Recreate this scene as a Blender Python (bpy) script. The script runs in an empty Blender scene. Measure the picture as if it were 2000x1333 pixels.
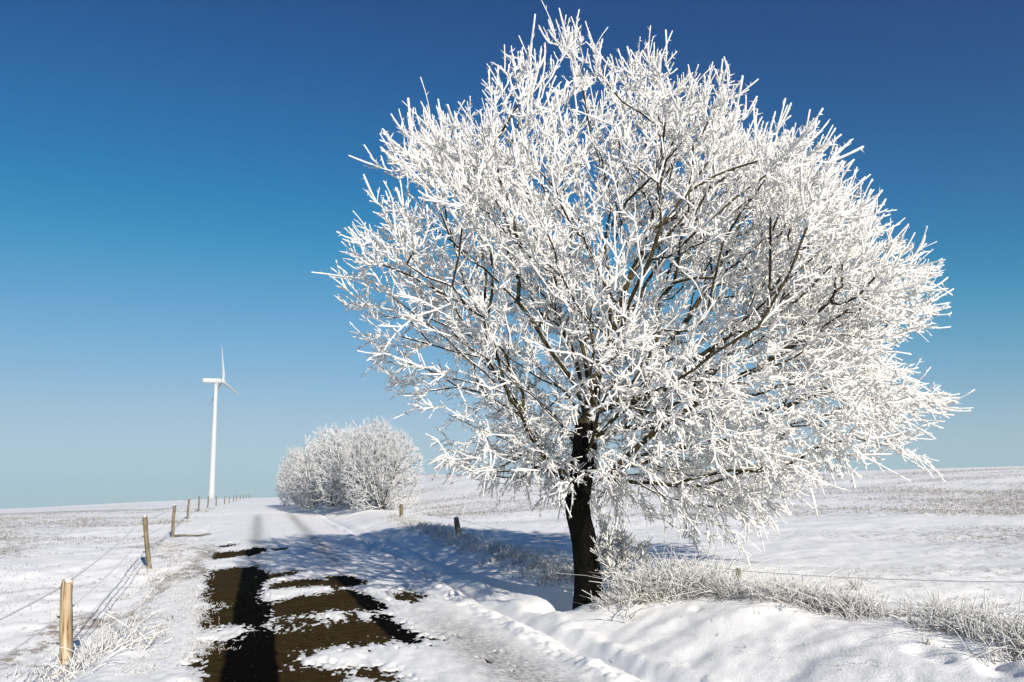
import bpy, math, random
import numpy as np
from mathutils import Matrix, Vector

rng = np.random.default_rng(11)
random.seed(5)
SC = bpy.context.scene
COL = SC.collection
R = math.radians

# ------------------------------------------------------------------ camera, sky, sun, exposure
F = 1700.0                      # focal length in photo pixels (2000 wide)
EYE = 1.6
PITCH = math.atan((972 - 666.5) / F)
ROLL = R(-1.15)
cam = bpy.data.cameras.new('camera')
cam.sensor_width = 36.0
cam.lens = 36.0 * F / 2000.0
cam.clip_start = 0.1
cam.clip_end = 9000.0
camo = bpy.data.objects.new('camera', cam)
COL.objects.link(camo)
CM = Matrix.Rotation(math.pi / 2 + PITCH, 4, 'X') @ Matrix.Rotation(ROLL, 4, 'Z')
camo.matrix_world = Matrix.Translation((0, 0, EYE)) @ CM
SC.camera = camo
CR = np.array(CM.to_3x3())

SUN_EL = R(21.0)
SUN_AZ = R(23.0)                # the sun stands behind the camera, this far to its right
sun_dir = np.array([math.sin(SUN_AZ) * math.cos(SUN_EL), -math.cos(SUN_AZ) * math.cos(SUN_EL), math.sin(SUN_EL)])

world = bpy.data.worlds.new('World')
SC.world = world
world.use_nodes = True
wn = world.node_tree
wn.nodes.clear()
sky = wn.nodes.new('ShaderNodeTexSky')
sky.sky_type = 'NISHITA'
sky.sun_disc = False
sky.sun_elevation = SUN_EL
sky.sun_rotation = math.pi - SUN_AZ
sky.altitude = 300
sky.air_density = 1.0
sky.dust_density = 0.0
sky.ozone_density = 4.0
bg = wn.nodes.new('ShaderNodeBackground')
bg.inputs['Strength'].default_value = 0.10
wo = wn.nodes.new('ShaderNodeOutputWorld')
# a deep winter blue overhead that pales towards the horizon: the whole sky goes through one grade
def scaled(src, k):
    m_ = wn.nodes.new('ShaderNodeVectorMath'); m_.operation = 'SCALE'
    m_.inputs['Scale'].default_value = k
    wn.links.new(src, m_.inputs[0])
    return m_.outputs[0]
cv = wn.nodes.new('ShaderNodeRGBCurve')
YM = .44
GRADE = [[(0, 0), (.15, .0005), (.21, .040), (.30, .112), (.525, .245), (1, .32)],
         [(0, 0), (.077, .012), (.151, .028), (.236, .078), (.385, .185), (.763, .335), (1, .38)],
         [(0, 0), (.164, .062), (.306, .122), (.449, .225), (.647, .34), (.81, .41), (1, .44)]]
for c_, pts in enumerate(GRADE):
    cu = cv.mapping.curves[c_]
    cu.points[0].location = (0, 0); cu.points[1].location = (1, pts[-1][1] / YM)
    for x_, y_ in pts[1:-1]: cu.points.new(x_, y_ / YM)
    for p_ in cu.points: p_.handle_type = 'AUTO_CLAMPED'
cv.mapping.update()
wn.links.new(scaled(sky.outputs['Color'], .1), cv.inputs['Color'])
wn.links.new(scaled(cv.outputs['Color'], YM / .1), bg.inputs['Color'])
wn.links.new(bg.outputs['Background'], wo.inputs['Surface'])

sl = bpy.data.lights.new('sun', 'SUN')
sl.energy = 5.0
sl.angle = R(0.53)
sl.color = (1.0, 0.925, 0.82)
so = bpy.data.objects.new('sun', sl)
COL.objects.link(so)
so.rotation_euler = Vector(-sun_dir).to_track_quat('-Z', 'Y').to_euler()

SC.view_settings.view_transform = 'Standard'
SC.view_settings.look = 'None'
SC.view_settings.exposure = 0.7
SC.view_settings.gamma = 1.0
SC.render.engine = 'CYCLES'
SC.cycles.use_denoising = True
SC.cycles.max_bounces = 8
SC.cycles.diffuse_bounces = 6
SC.cycles.volume_bounces = 0

# ------------------------------------------------------------------ numeric helpers
def smooth(a, b, x):
    u = np.clip((np.asarray(x, float) - a) / (b - a), 0, 1)
    return u * u * (3 - 2 * u)

def _hash(ix, iy, seed):
    h = (ix.astype(np.int64) * 374761393 + iy.astype(np.int64) * 668265263 + seed * 974711) & 0x7fffffff
    h = ((h ^ (h >> 13)) * 1274126177) & 0x7fffffff
    return ((h ^ (h >> 16)) & 0xffff) / 65535.0

def vnoise(x, y, seed=0):
    x = np.asarray(x, float); y = np.asarray(y, float)
    ix = np.floor(x); iy = np.floor(y)
    fx = x - ix; fy = y - iy
    fx = fx * fx * (3 - 2 * fx); fy = fy * fy * (3 - 2 * fy)
    a = _hash(ix, iy, seed); b = _hash(ix + 1, iy, seed)
    c = _hash(ix, iy + 1, seed); d = _hash(ix + 1, iy + 1, seed)
    return (a + (b - a) * fx) * (1 - fy) + (c + (d - c) * fx) * fy - 0.5

def fbm(x, y, seed=0, octv=3, gain=0.5):
    s = 0; a = 1.0; f = 1.0
    for k in range(octv):
        s = s + a * vnoise(x * f + 13.7 * k, y * f - 7.1 * k, seed + k)
        a *= gain; f *= 2.03
    return s

def nrm(v):
    return v / np.maximum(np.linalg.norm(v, axis=-1, keepdims=True), 1e-9)

def ray(px, py):
    d = CR @ np.array([(px - 1000.0) / F, -(py - 666.5) / F, -1.0])
    return d

def at_depth(px, py, Y):          # the point that shows at a pixel, standing Y metres ahead
    d = ray(px, py)
    return np.array([0, 0, EYE]) + d * (Y / d[1])

# ------------------------------------------------------------------ terrain
RA = R(16.2)                     # heading of the road, left of the camera's
U = np.array([-math.sin(RA), math.cos(RA)])
RT = np.array([math.cos(RA), math.sin(RA)])
def to_st(x, y):
    return x * U[0] + y * U[1], x * RT[0] + y * RT[1]
def to_xy(s, t):
    return s * U[0] + t * RT[0], s * U[1] + t * RT[1]

_ps = np.array([-400, 0, 10, 16, 22, 33, 49, 64, 89, 116, 150, 188, 230, 330, 480, 900, 4000.])
_pz = np.array([0, 0, 0.0, .07, .2, .47, .83, 1.12, 1.32, 1.6, 2.1, 2.55, 2.4, 1.0, 0.0, -2.0, -6.])
_gs = np.linspace(-400, 1000, 5601)
_gz = np.interp(_gs, _ps, _pz)
_k = np.exp(-np.linspace(-2.5, 2.5, 41) ** 2); _k /= _k.sum()
_gz = np.convolve(np.pad(_gz, 20, mode='edge'), _k, 'valid')
def prof(s):
    return np.interp(s, _gs, _gz)

ROAD_C, ROAD_H = 0.95, 1.85
TREE_Y = 11.9
TREE_X = float(at_depth(1150, 1203, TREE_Y)[0])

def z_road(s, t):
    return prof(s) - 0.012 * ((t - ROAD_C) / ROAD_H) ** 2

def terrain(x, y, detail=True):
    x = np.asarray(x, float); y = np.asarray(y, float)
    s, t = to_st(x, y)
    d = np.hypot(x, y)
    base = prof(s)
    # left of the road the verge dips, then the pasture
    lf = smooth(-1.3, -2.4, t)
    drop = 0.50 * (1 - smooth(13, 24, s))
    pasture = base * (1 - 0.66 * smooth(0, 70, -t)) - drop
    z = base * (1 - lf) + pasture * lf
    # right bank and the field that climbs behind it
    rt = smooth(2.9, 5.3, t)
    hill = 3.15 * smooth(12, 100, d) * smooth(5.3, 17, t)
    hill = hill * (1 - smooth(110, 330, d))
    fieldbase = base * (1 - smooth(8, 25, t)) 
    z = z * (1 - rt) + rt * (np.where(t > 5, fieldbase, base) + 0.39 + hill)
    if detail:
        damp = 1 - smooth(60, 160, d)
        onroad = smooth(-1.4, -0.9, t) * (1 - smooth(2.6, 3.0, t))
        # drifts, drawn out along the wind
        wx = x * 0.80 + y * 0.60; wy = -x * 0.60 + y * 0.80
        z = z + (1 - onroad) * damp * (0.11 * fbm(x / 3.1, y / 3.1, 3, 2) + 0.03 * fbm(wx / 1.7, wy / 0.75, 9, 3)
                 + 0.020 * fbm(x / .16, y / .22, 21, 3, .6))
        left = smooth(-1.0, -2.0, t)
        z = z + left * damp * (0.06 * fbm(x / .5, y / .7, 31, 3))
        # soft scallops on the bank below the grass
        bank = smooth(3.0, 3.8, t) * (1 - smooth(5.2, 6.0, t)) * (1 - smooth(11, 15, s))
        z = z + bank * 0.07 * fbm(wx / 1.9 + .4 * fbm(x, y, 48, 2), wy / 0.75 + .5 * fbm(x / .9, y / .9, 49, 2), 47, 2)
        # snow well round the trunk
        q = np.hypot(x - (TREE_X - .22), y - (TREE_Y + .25))
        z = z - 0.20 * np.exp(-(q / .42) ** 2)
        for fx, fy, fr_, fd in PRINTS:
            z = z - fd * np.exp(-(((x - fx) / fr_) ** 2 + ((y - fy) / (fr_ * 1.5)) ** 2) ** 1.5)
        # ploughed rim and wheel ridge at the right road edge
        clod = np.clip(.55 + 1.1 * fbm(x / .31, y / .37, 71, 4, .7), 0, 1.6)
        z = z + (1 - smooth(30, 60, s)) * (np.exp(-((t - 3.02 + .1 * fbm(s / 2, t * 0, 5, 1)) / .13) ** 2) * 0.075 * clod
                 + np.exp(-((t - 3.32) / .10) ** 2) * -0.05
                 + np.exp(-((t - 3.55 + .1 * fbm(s / 1.6, t * 0, 6, 1)) / .10) ** 2) * 0.05 * clod)
        z = z + 0.03
    return z

PRINTS = []
def ground_z(x, y):
    return float(terrain(np.array([x]), np.array([y]))[0])

def px_ground(px, py):            # the point of the ground that shows at a pixel
    d = ray(px, py)
    ts = np.geomspace(3, 400, 900)
    P = np.array([0, 0, EYE])[None] + d[None] * (ts / math.hypot(d[0], d[1]))[:, None]
    g = terrain(P[:, 0], P[:, 1], False)
    i = int(np.argmax(P[:, 2] < g)) or 899
    return P[i]

PRINTS += [(*px_ground(a, b)[:2], r_, d_) for a, b, r_, d_ in ((1850, 1268, .10, .07), (1895, 1280, .09, .06), (1800, 1285, .10, .06), (1840, 1300, .08, .05), (1935, 1300, .11, .07),
            (1985, 1290, .10, .06), (1115, 1196, .12, .06), (1360, 1196, .06, .05), (1960, 1322, .12, .06))]

# ------------------------------------------------------------------ mesh helpers
def mesh_from(name, verts, quads=None, tris=None, smooth_shade=True):
    verts = np.asarray(verts, np.float32).reshape(-1, 3)
    fl = []; st = []; n = 0
    if quads is not None and len(quads):
        q = np.asarray(quads, np.int32).reshape(-1, 4)
        fl.append(q.ravel()); st.append(np.arange(len(q), dtype=np.int32) * 4); n = q.size
    if tris is not None and len(tris):
        t = np.asarray(tris, np.int32).reshape(-1, 3)
        fl.append(t.ravel()); st.append(n + np.arange(len(t), dtype=np.int32) * 3)
    loops = np.concatenate(fl); starts = np.concatenate(st)
    me = bpy.data.meshes.new(name)
    me.vertices.add(len(verts)); me.vertices.foreach_set('co', verts.ravel())
    me.loops.add(len(loops)); me.loops.foreach_set('vertex_index', loops)
    me.polygons.add(len(starts)); me.polygons.foreach_set('loop_start', starts)
    me.update(calc_edges=True)
    if smooth_shade:
        me.polygons.foreach_set('use_smooth', np.ones(len(starts), bool))
    return me

def link(name, me, mat=None, parent=None, loc=None):
    o = bpy.data.objects.new(name, me)
    COL.objects.link(o)
    if mat is not None and not me.materials:
        me.materials.append(mat)
    if parent is not None:
        o.parent = parent
    if loc is not None:
        o.location = loc
    return o

def empty(name, loc=(0, 0, 0)):
    o = bpy.data.objects.new(name, None)
    o.empty_display_size = 0.2
    COL.objects.link(o)
    o.location = loc
    return o

def tag(o, label=None, cat=None, group=None, kind=None):
    if label: o['label'] = label
    if cat: o['category'] = cat
    if group: o['group'] = group
    if kind: o['kind'] = kind
    return o

def attr(me, name, vals):
    a = me.attributes.new(name, 'FLOAT', 'POINT')
    a.data.foreach_set('value', np.asarray(vals, np.float32).ravel())

def frame_of(D):
    ref = np.broadcast_to(np.array([0.31, 0.87, 0.23]), D.shape)
    a = nrm(np.cross(D, ref))
    b = np.cross(D, a)
    return a, b

class Geo:
    def __init__(s):
        s.v = []; s.q = []; s.t = []; s.n = 0; s.w = []
    def add(s, v, q=None, t=None, w=None):
        s.v.append(v)
        if q is not None: s.q.append(q + s.n)
        if t is not None: s.t.append(t + s.n)
        s.w.append(np.zeros(len(v)) if w is None else w)
        s.n += len(v)
    def mesh(s, name, wname=None, sm=True):
        me = mesh_from(name, np.concatenate(s.v), np.concatenate(s.q) if s.q else None,
                       np.concatenate(s.t) if s.t else None, sm)
        if wname: attr(me, wname, np.concatenate(s.w))
        return me

def fingers(P, D, L, Rad, sides=4, rings=4, curve=None, lump=0.22, taper=0.35, w=None, rg=rng):
    """many tapering lumpy rods at once"""
    n = len(P)
    D = nrm(D)
    a, b = frame_of(D)
    u = np.linspace(0, 1, rings)
    if curve is None: curve = np.zeros((n, 3))
    C = P[:, None] + D[:, None] * (L[:, None] * u)[..., None] + curve[:, None] * (u ** 2)[None, :, None]
    rad = Rad[:, None] * (1 - taper * u)[None] * (1 + lump * rg.uniform(-1, 1, (n, rings)))
    an = np.arange(sides) * 2 * np.pi / sides
    off = a[:, None, None] * np.cos(an)[None, None, :, None] + b[:, None, None] * np.sin(an)[None, None, :, None]
    V = C[:, :, None] + off * rad[..., None, None]
    tip = C[:, -1] + nrm(D * L[:, None] + 2 * curve) * (Rad * 0.9 * (1 - taper))[:, None]
    per = rings * sides + 1
    V = np.concatenate([V.reshape(n, -1, 3), tip[:, None]], 1).reshape(-1, 3)
    q = []; t = []
    for i in range(rings - 1):
        for j in range(sides):
            k = (j + 1) % sides
            q.append((i * sides + j, i * sides + k, (i + 1) * sides + k, (i + 1) * sides + j))
    for j in range(sides):
        t.append(((rings - 1) * sides + j, (rings - 1) * sides + (j + 1) % sides, rings * sides))
    base = (np.arange(n) * per)[:, None, None]
    ww = None if w is None else np.concatenate([np.repeat(u[None], n, 0).repeat(sides, 1), np.ones((n, 1))], 1).ravel() * np.repeat(w, per)
    return V, (np.array(q)[None] + base).reshape(-1, 4), (np.array(t)[None] + base).reshape(-1, 3), ww

def cones(P0, dr, L, r):
    a, b_ = frame_of(dr)
    an = np.arange(3) * 2 * np.pi / 3
    V = P0[:, None] + (a[:, None] * np.cos(an)[None, :, None] + b_[:, None] * np.sin(an)[None, :, None]) * r[:, None, None]
    V = np.concatenate([V, (P0 + dr * L[:, None])[:, None]], 1).reshape(-1, 3)
    T = (np.array([(0, 1, 3), (1, 2, 3), (2, 0, 3)])[None] + (np.arange(len(P0)) * 4)[:, None, None]).reshape(-1, 3)
    return V, None, T

def tube_edges(P0, P1, D0, D1, R0, R1, sides, cap=True, jitter=0.0):
    n = len(P0)
    a0, b0 = frame_of(D0); a1, b1 = frame_of(D1)
    an = np.arange(sides) * 2 * np.pi / sides
    c = np.cos(an)[None, :, None]; sn = np.sin(an)[None, :, None]
    A = P0[:, None] + (a0[:, None] * c + b0[:, None] * sn) * R0[:, None, None]
    B = P1[:, None] + (a1[:, None] * c + b1[:, None] * sn) * R1[:, None, None]
    V = np.concatenate([A, B], 1).reshape(-1, 3)
    q = np.array([(j, (j + 1) % sides, sides + (j + 1) % sides, sides + j) for j in range(sides)])
    return V, (q[None] + (np.arange(n) * 2 * sides)[:, None, None]).reshape(-1, 4)

def polytube(pts, rad, sides=8, cap=True):
    pts = np.asarray(pts, float); rad = np.broadcast_to(np.asarray(rad, float), (len(pts),))
    D = nrm(np.gradient(pts, axis=0))
    a, b = frame_of(D)
    an = np.arange(sides) * 2 * np.pi / sides
    V = (pts[:, None] + (a[:, None] * np.cos(an)[None, :, None] + b[:, None] * np.sin(an)[None, :, None]) * rad[:, None, None]).reshape(-1, 3)
    q = [(i * sides + j, i * sides + (j + 1) % sides, (i + 1) * sides + (j + 1) % sides, (i + 1) * sides + j)
         for i in range(len(pts) - 1) for j in range(sides)]
    t = []
    if cap:
        n = len(V)
        V = np.concatenate([V, pts[:1], pts[-1:]])
        m = (len(pts) - 1) * sides
        for j in range(sides):
            t.append((n, (j + 1) % sides, j)); t.append((n + 1, m + j, m + (j + 1) % sides))
    return V, np.array(q), (np.array(t) if t else None)

def catmull(pts, step):
    pts = np.asarray(pts, float)
    P = np.concatenate([[2 * pts[0] - pts[1]], pts, [2 * pts[-1] - pts[-2]]])
    out = []
    for i in range(1, len(P) - 2):
        m = max(2, int(np.linalg.norm(P[i + 1] - P[i]) / step))
        u = np.linspace(0, 1, m, endpoint=False)[:, None]
        p0, p1, p2, p3 = P[i - 1], P[i], P[i + 1], P[i + 2]
        out.append(0.5 * (2 * p1 + (p2 - p0) * u + (2 * p0 - 5 * p1 + 4 * p2 - p3) * u ** 2 + (3 * p1 - p0 - 3 * p2 + p3) * u ** 3))
    out.append(pts[-1:])
    return np.concatenate(out)

# ------------------------------------------------------------------ materials
def mat(name):
    m = bpy.data.materials.new(name); m.use_nodes = True
    nt = m.node_tree; nt.nodes.clear()
    out = nt.nodes.new('ShaderNodeOutputMaterial')
    b = nt.nodes.new('ShaderNodeBsdfPrincipled')
    nt.links.new(b.outputs[0], out.inputs['Surface'])
    return m, nt, b

def N(nt, kind, **kw):
    n = nt.nodes.new(kind)
    for k, v in kw.items():
        if k.startswith('i_'):
            n.inputs[k[2:].replace('_', ' ')].default_value = v
        else:
            setattr(n, k, v)
    return n

def noise(nt, vec, scale, detail=3, rough=0.55):
    n = N(nt, 'ShaderNodeTexNoise'); n.inputs['Scale'].default_value = scale
    n.inputs['Detail'].default_value = detail; n.inputs['Roughness'].default_value = rough
    if vec is not None: nt.links.new(vec, n.inputs['Vector'])
    return n.outputs['Fac']

def ramp(nt, fac, stops):
    r = N(nt, 'ShaderNodeValToRGB')
    el = r.color_ramp.elements
    while len(el) < len(stops): el.new(0.5)
    for e, (p, c) in zip(el, stops):
        e.position = p; e.color = c if len(c) == 4 else (*c, 1)
    nt.links.new(fac, r.inputs['Fac'])
    return r.outputs['Color']

def mix(nt, fac, a, b):
    m = N(nt, 'ShaderNodeMix', data_type='RGBA')
    if isinstance(fac, (int, float)): m.inputs[0].default_value = fac
    else: nt.links.new(fac, m.inputs[0])
    for i, c in ((6, a), (7, b)):
        if isinstance(c, tuple): m.inputs[i].default_value = c if len(c) == 4 else (*c, 1)
        else: nt.links.new(c, m.inputs[i])
    return m.outputs[2]

def math_(nt, op, a, b=None, c=None, clamp=False):
    m = N(nt, 'ShaderNodeMath', operation=op); m.use_clamp = clamp
    for i, v in enumerate((a, b, c)):
        if v is None: continue
        if isinstance(v, (int, float)): m.inputs[i].default_value = v
        else: nt.links.new(v, m.inputs[i])
    return m.outputs[0]

def bump(nt, b, h, strength, dist):
    n = N(nt, 'ShaderNodeBump'); n.inputs['Strength'].default_value = strength; n.inputs['Distance'].default_value = dist
    nt.links.new(h, n.inputs['Height']); nt.links.new(n.outputs[0], b.inputs['Normal'])

def coords(nt, kind='Object'):
    return N(nt, 'ShaderNodeTexCoord').outputs[kind]

def attr_node(nt, name):
    return N(nt, 'ShaderNodeAttribute', attribute_name=name).outputs['Fac']

def mapping(nt, vec, scale, rot=(0, 0, 0)):
    m = N(nt, 'ShaderNodeMapping'); m.inputs['Scale'].default_value = scale; m.inputs['Rotation'].default_value = rot
    nt.links.new(vec, m.inputs['Vector'])
    return m.outputs[0]

def make_snow(name, field):
    m, nt, b = mat(name)
    co = coords(nt)
    n1 = noise(nt, co, 1.3, 4); n2 = noise(nt, co, 38, 3, .65); n3 = noise(nt, co, 150, 2)
    col = ramp(nt, n1, [(0.3, (.84, .845, .85)), (0.7, (.90, .90, .90))])
    # grains of frost and old snow
    col = mix(nt, math_(nt, 'MULTIPLY', ramp(nt, n2, [(.30, (1, 1, 1)), (.46, (0, 0, 0))]), .22), col, (.60, .61, .62))
    st = attr_node(nt, 'stubble')
    tex = noise(nt, mapping(nt, co, (5.0, 3.6, 4.0), (0, 0, R(8))), 1.0, 7, .80)
    tx2 = math_(nt, 'ADD', tex, math_(nt, 'MULTIPLY', math_(nt, 'SUBTRACT', st, .5), .22))
    sp = math_(nt, 'MULTIPLY', ramp(nt, tx2, [(.52, (0, 0, 0)), (.64, (.9, .9, .9))]), math_(nt, 'GREATER_THAN', st, .02))
    col = mix(nt, sp, col, (.25, .215, .17))
    dirt = attr_node(nt, 'slush')
    dn = noise(nt, mapping(nt, co, (20, 20, 20)), 1.0, 4, .7)
    dd = math_(nt, 'MULTIPLY', math_(nt, 'ADD', math_(nt, 'MULTIPLY', dn, 2.6), -.75, clamp=True), dirt)
    col = mix(nt, dd, col, (.11, .098, .082))
    nt.links.new(col, b.inputs['Base Color'])
    b.inputs['Roughness'].default_value = .62
    b.inputs['Specular IOR Level'].default_value = .25
    h = math_(nt, 'ADD', math_(nt, 'MULTIPLY', n2, 1.0), math_(nt, 'MULTIPLY', n3, .35))
    bump(nt, b, h, .38, .02)
    return m

M_snow = make_snow('snow', True)

m, nt, b = mat('asphalt'); M_road = m
uv = N(nt, 'ShaderNodeUVMap', uv_map='st').outputs[0]
sep = N(nt, 'ShaderNodeSeparateXYZ'); nt.links.new(uv, sep.inputs[0])
co = coords(nt)
tw = math_(nt, 'ADD', sep.outputs[0], math_(nt, 'MULTIPLY', math_(nt, 'SUBTRACT', noise(nt, co, 2.2, 3), .5), .16))
def band(c, h, e):
    d_ = math_(nt, 'ABSOLUTE', math_(nt, 'SUBTRACT', tw, c))
    mr = N(nt, 'ShaderNodeMapRange', interpolation_type='SMOOTHSTEP')
    mr.inputs[1].default_value = h - e; mr.inputs[2].default_value = h + e; mr.inputs[3].default_value = 1; mr.inputs[4].default_value = 0
    nt.links.new(d_, mr.inputs[0]); return mr.outputs[0]
wet = math_(nt, 'MAXIMUM', band(-.03, .27, .03), band(1.74, .22, .05))
fine = noise(nt, co, 55, 3, .7); mid = noise(nt, co, 7, 3)
dry = ramp(nt, math_(nt, 'ADD', math_(nt, 'MULTIPLY', fine, .6), math_(nt, 'MULTIPLY', mid, .4)), [(.36, (.016, .011, .005)), (.52, (.042, .029, .011)), (.68, (.074, .054, .025))])
col = mix(nt, wet, dry, (.0032, .0028, .0025))
speck = ramp(nt, noise(nt, co, 33, 2, .5), [(.735, (0, 0, 0)), (.76, (1, 1, 1))])
col = mix(nt, speck, col, (.5, .5, .5))
nt.links.new(col, b.inputs['Base Color'])
b.inputs['Roughness'].default_value = .95
b.inputs['Specular IOR Level'].default_value = 0.0
bump(nt, b, fine, .35, .008)

def make_rime(name, col=(.90, .895, .875), straw=None, b2=.5):
    m, nt, b = mat(name)
    co = coords(nt)
    n1 = noise(nt, co, 26, 3, .6); n2 = noise(nt, co, 90, 2)
    c = ramp(nt, n1, [(.32, tuple(x * .86 for x in col)), (.62, col)])
    if straw:
        w = attr_node(nt, 'straw')
        f = math_(nt, 'MULTIPLY', w, ramp(nt, noise(nt, co, 5, 2), [(.30, (.25, .25, .25)), (.55, (1, 1, 1))]))
        c = mix(nt, f, c, straw)
    nt.links.new(c, b.inputs['Base Color'])
    b.inputs['Roughness'].default_value = .7
    b.inputs['Specular IOR Level'].default_value = .2
    bump(nt, b, math_(nt, 'ADD', n1, math_(nt, 'MULTIPLY', n2, .5)), b2, .02)
    tr = N(nt, 'ShaderNodeBsdfTranslucent'); nt.links.new(c, tr.inputs['Color'])
    ms = N(nt, 'ShaderNodeMixShader'); ms.inputs[0].default_value = .28
    out = [n for n in nt.nodes if n.type == 'OUTPUT_MATERIAL'][0]
    nt.links.new(b.outputs[0], ms.inputs[1]); nt.links.new(tr.outputs[0], ms.inputs[2]); nt.links.new(ms.outputs[0], out.inputs['Surface'])
    return m
M_rime = make_rime('rime')
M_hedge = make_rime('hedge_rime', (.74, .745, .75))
M_grass = make_rime('rimed_grass', (.90, .90, .89), (.20, .14, .075))

def make_bark(name, dark, pale, rime_amt, speckle=.0):
    m, nt, b = mat(name)
    co = coords(nt)
    g = N(nt, 'ShaderNodeNewGeometry').outputs['Normal']
    dt = N(nt, 'ShaderNodeVectorMath', operation='DOT_PRODUCT'); nt.links.new(g, dt.inputs[0])
    dt.inputs[1].default_value = (.62, .10, .78)      # rime grows on the windward upper side
    n1 = noise(nt, mapping(nt, co, (1, 1, .3)), 22, 4, .65); n2 = noise(nt, co, 48, 3, .7)
    c = ramp(nt, n1, [(.36, dark), (.66, pale)])
    f = math_(nt, 'ADD', dt.outputs['Value'], math_(nt, 'MULTIPLY', math_(nt, 'SUBTRACT', n2, .5), 1.7))
    f = ramp(nt, f, [(rime_amt, (0, 0, 0)), (rime_amt + .12, (1, 1, 1))])
    c = mix(nt, f, c, (.84, .84, .83))
    nt.links.new(c, b.inputs['Base Color'])
    b.inputs['Roughness'].default_value = .85
    b.inputs['Specular IOR Level'].default_value = .03
    bump(nt, b, n1, .8, .03)
    return m
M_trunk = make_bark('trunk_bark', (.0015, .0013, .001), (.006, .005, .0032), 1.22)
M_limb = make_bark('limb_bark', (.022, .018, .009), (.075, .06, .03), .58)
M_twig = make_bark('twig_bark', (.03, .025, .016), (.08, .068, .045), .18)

def make_wood(name, stops, sc=(18, 18, 1.6)):
    m, nt, b = mat(name)
    co = coords(nt)
    n1 = noise(nt, mapping(nt, co, sc), 1.0, 4, .6)
    n2 = noise(nt, mapping(nt, co, (1, 1, 1)), 3.0, 2)
    c = ramp(nt, n1, stops)
    c = mix(nt, ramp(nt, n2, [(.4, (0, 0, 0)), (.62, (.75, .75, .75))]), c, mix(nt, .55, c, (.30, .25, .17)))
    nt.links.new(c, b.inputs['Base Color'])
    b.inputs['Roughness'].default_value = .85
    b.inputs['Specular IOR Level'].default_value = .15
    bump(nt, b, n1, .6, .01)
    return m
M_wood = make_wood('weathered_wood', [(.35, (.055, .045, .028)), (.65, (.16, .135, .09))])
M_fresh = make_wood('peeled_wood', [(.38, (.07, .042, .020)), (.46, (.27, .185, .10)), (.56, (.40, .30, .19)), (.68, (.52, .42, .30))], (38, 38, 2.2))
M_dark = make_wood('dark_wood', [(.35, (.02, .017, .012)), (.65, (.06, .05, .04))])

def plain(name, col, rough=.5, var=.12):
    m, nt, b = mat(name)
    n1 = noise(nt, coords(nt), 3.0, 3)
    nt.links.new(ramp(nt, n1, [(.3, tuple(c * (1 - var) for c in col)), (.7, col)]), b.inputs['Base Color'])
    b.inputs['Roughness'].default_value = rough
    return m
M_wire = plain('frosted_wire', (.80, .80, .80), .7)
M_white = plain('turbine_paint', (.41, .41, .41), .5, .03)
M_ins = plain('insulator', (.03, .03, .03), .5)

# ------------------------------------------------------------------ the bare patches of road, traced on the photograph and laid on the road
def zt(pts):                      # corners read in an enlarged view of the road
    return [(350 + x / 2.857, 950 + y / 2.857) for x, y in pts]
PATCHES = [
 [(180,370),(330,360),(470,348),(440,378),(330,392),(190,410)],
 [(165,470),(330,450),(420,455),(480,475),(470,500),(600,478),(690,470),(640,495),(500,515),(480,540),(450,590),(450,640),(520,650),(530,690),(510,745),(470,775),(520,800),(440,800),(345,772),(160,785),(140,740),(150,700),(270,665),(150,635),(155,560)],
 [(500,545),(690,520),(820,520),(850,500),(1040,530),(980,545),(900,570),(820,560),(680,560),(500,575)],
 [(500,690),(560,640),(700,612),(830,595),(900,578),(960,575),(1110,630),(1150,680),(1100,703),(1000,690),(800,700),(620,727),(500,742)],
 [(505,752),(700,738),(800,755),(700,778),(540,778)],
 [(150,900),(330,840),(440,788),(520,798),(560,812),(720,795),(930,752),(925,720),(985,715),(985,748),(1080,760),(1110,705),(1240,780),(1340,850),(1320,870),(1150,868),(900,890),(800,915),(680,930),(640,970),(620,1010),(800,1030),(930,1030),(950,1060),(910,1130),(900,1400),(-60,1400),(110,1094),(130,980)],
 [(1010,1030),(1080,1030),(1090,1060),(1200,1075),(1100,1092),(1020,1060)],
 [(1190,602),(1290,590),(1360,612),(1320,640),(1220,635)],
 [(200,335),(310,322),(300,332),(215,341)],
 [(530,350),(590,343),(600,352),(545,358)],
]
SQ = 3.2                          # the tracks stretch the patches' ragged rims along the road
POLY = []
for p in PATCHES:
    st = []
    for x, y in zt(p):
        g = px_ground(x, y); st.append(to_st(g[0], g[1]))
    POLY.append(np.array(st))

def poly_sd(s, t, P):             # signed distance in (s/SQ, t), positive inside
    X = s / SQ; Yv = t
    A = np.stack([P[:, 0] / SQ, P[:, 1]], 1); B = np.roll(A, -1, 0)
    best = np.full(X.shape, 1e9); ins = np.zeros(X.shape, bool)
    for (ax, ay), (bx, by) in zip(A, B):
        ex, ey = bx - ax, by - ay
        u = np.clip(((X - ax) * ex + (Yv - ay) * ey) / (ex * ex + ey * ey + 1e-12), 0, 1)
        best = np.minimum(best, (X - ax - u * ex) ** 2 + (Yv - ay - u * ey) ** 2)
        if abs(ey) > 1e-9:
            c = ((ay > Yv) != (by > Yv)) & (X < ex * (Yv - ay) / ey + ax)
            ins ^= c
    return np.where(ins, 1, -1) * np.sqrt(best)

def bare_sd(s, t):
    sd = np.full(s.shape, -9.0)
    for P in POLY:
        sd = np.maximum(sd, poly_sd(s, t, P))
    return sd

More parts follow.
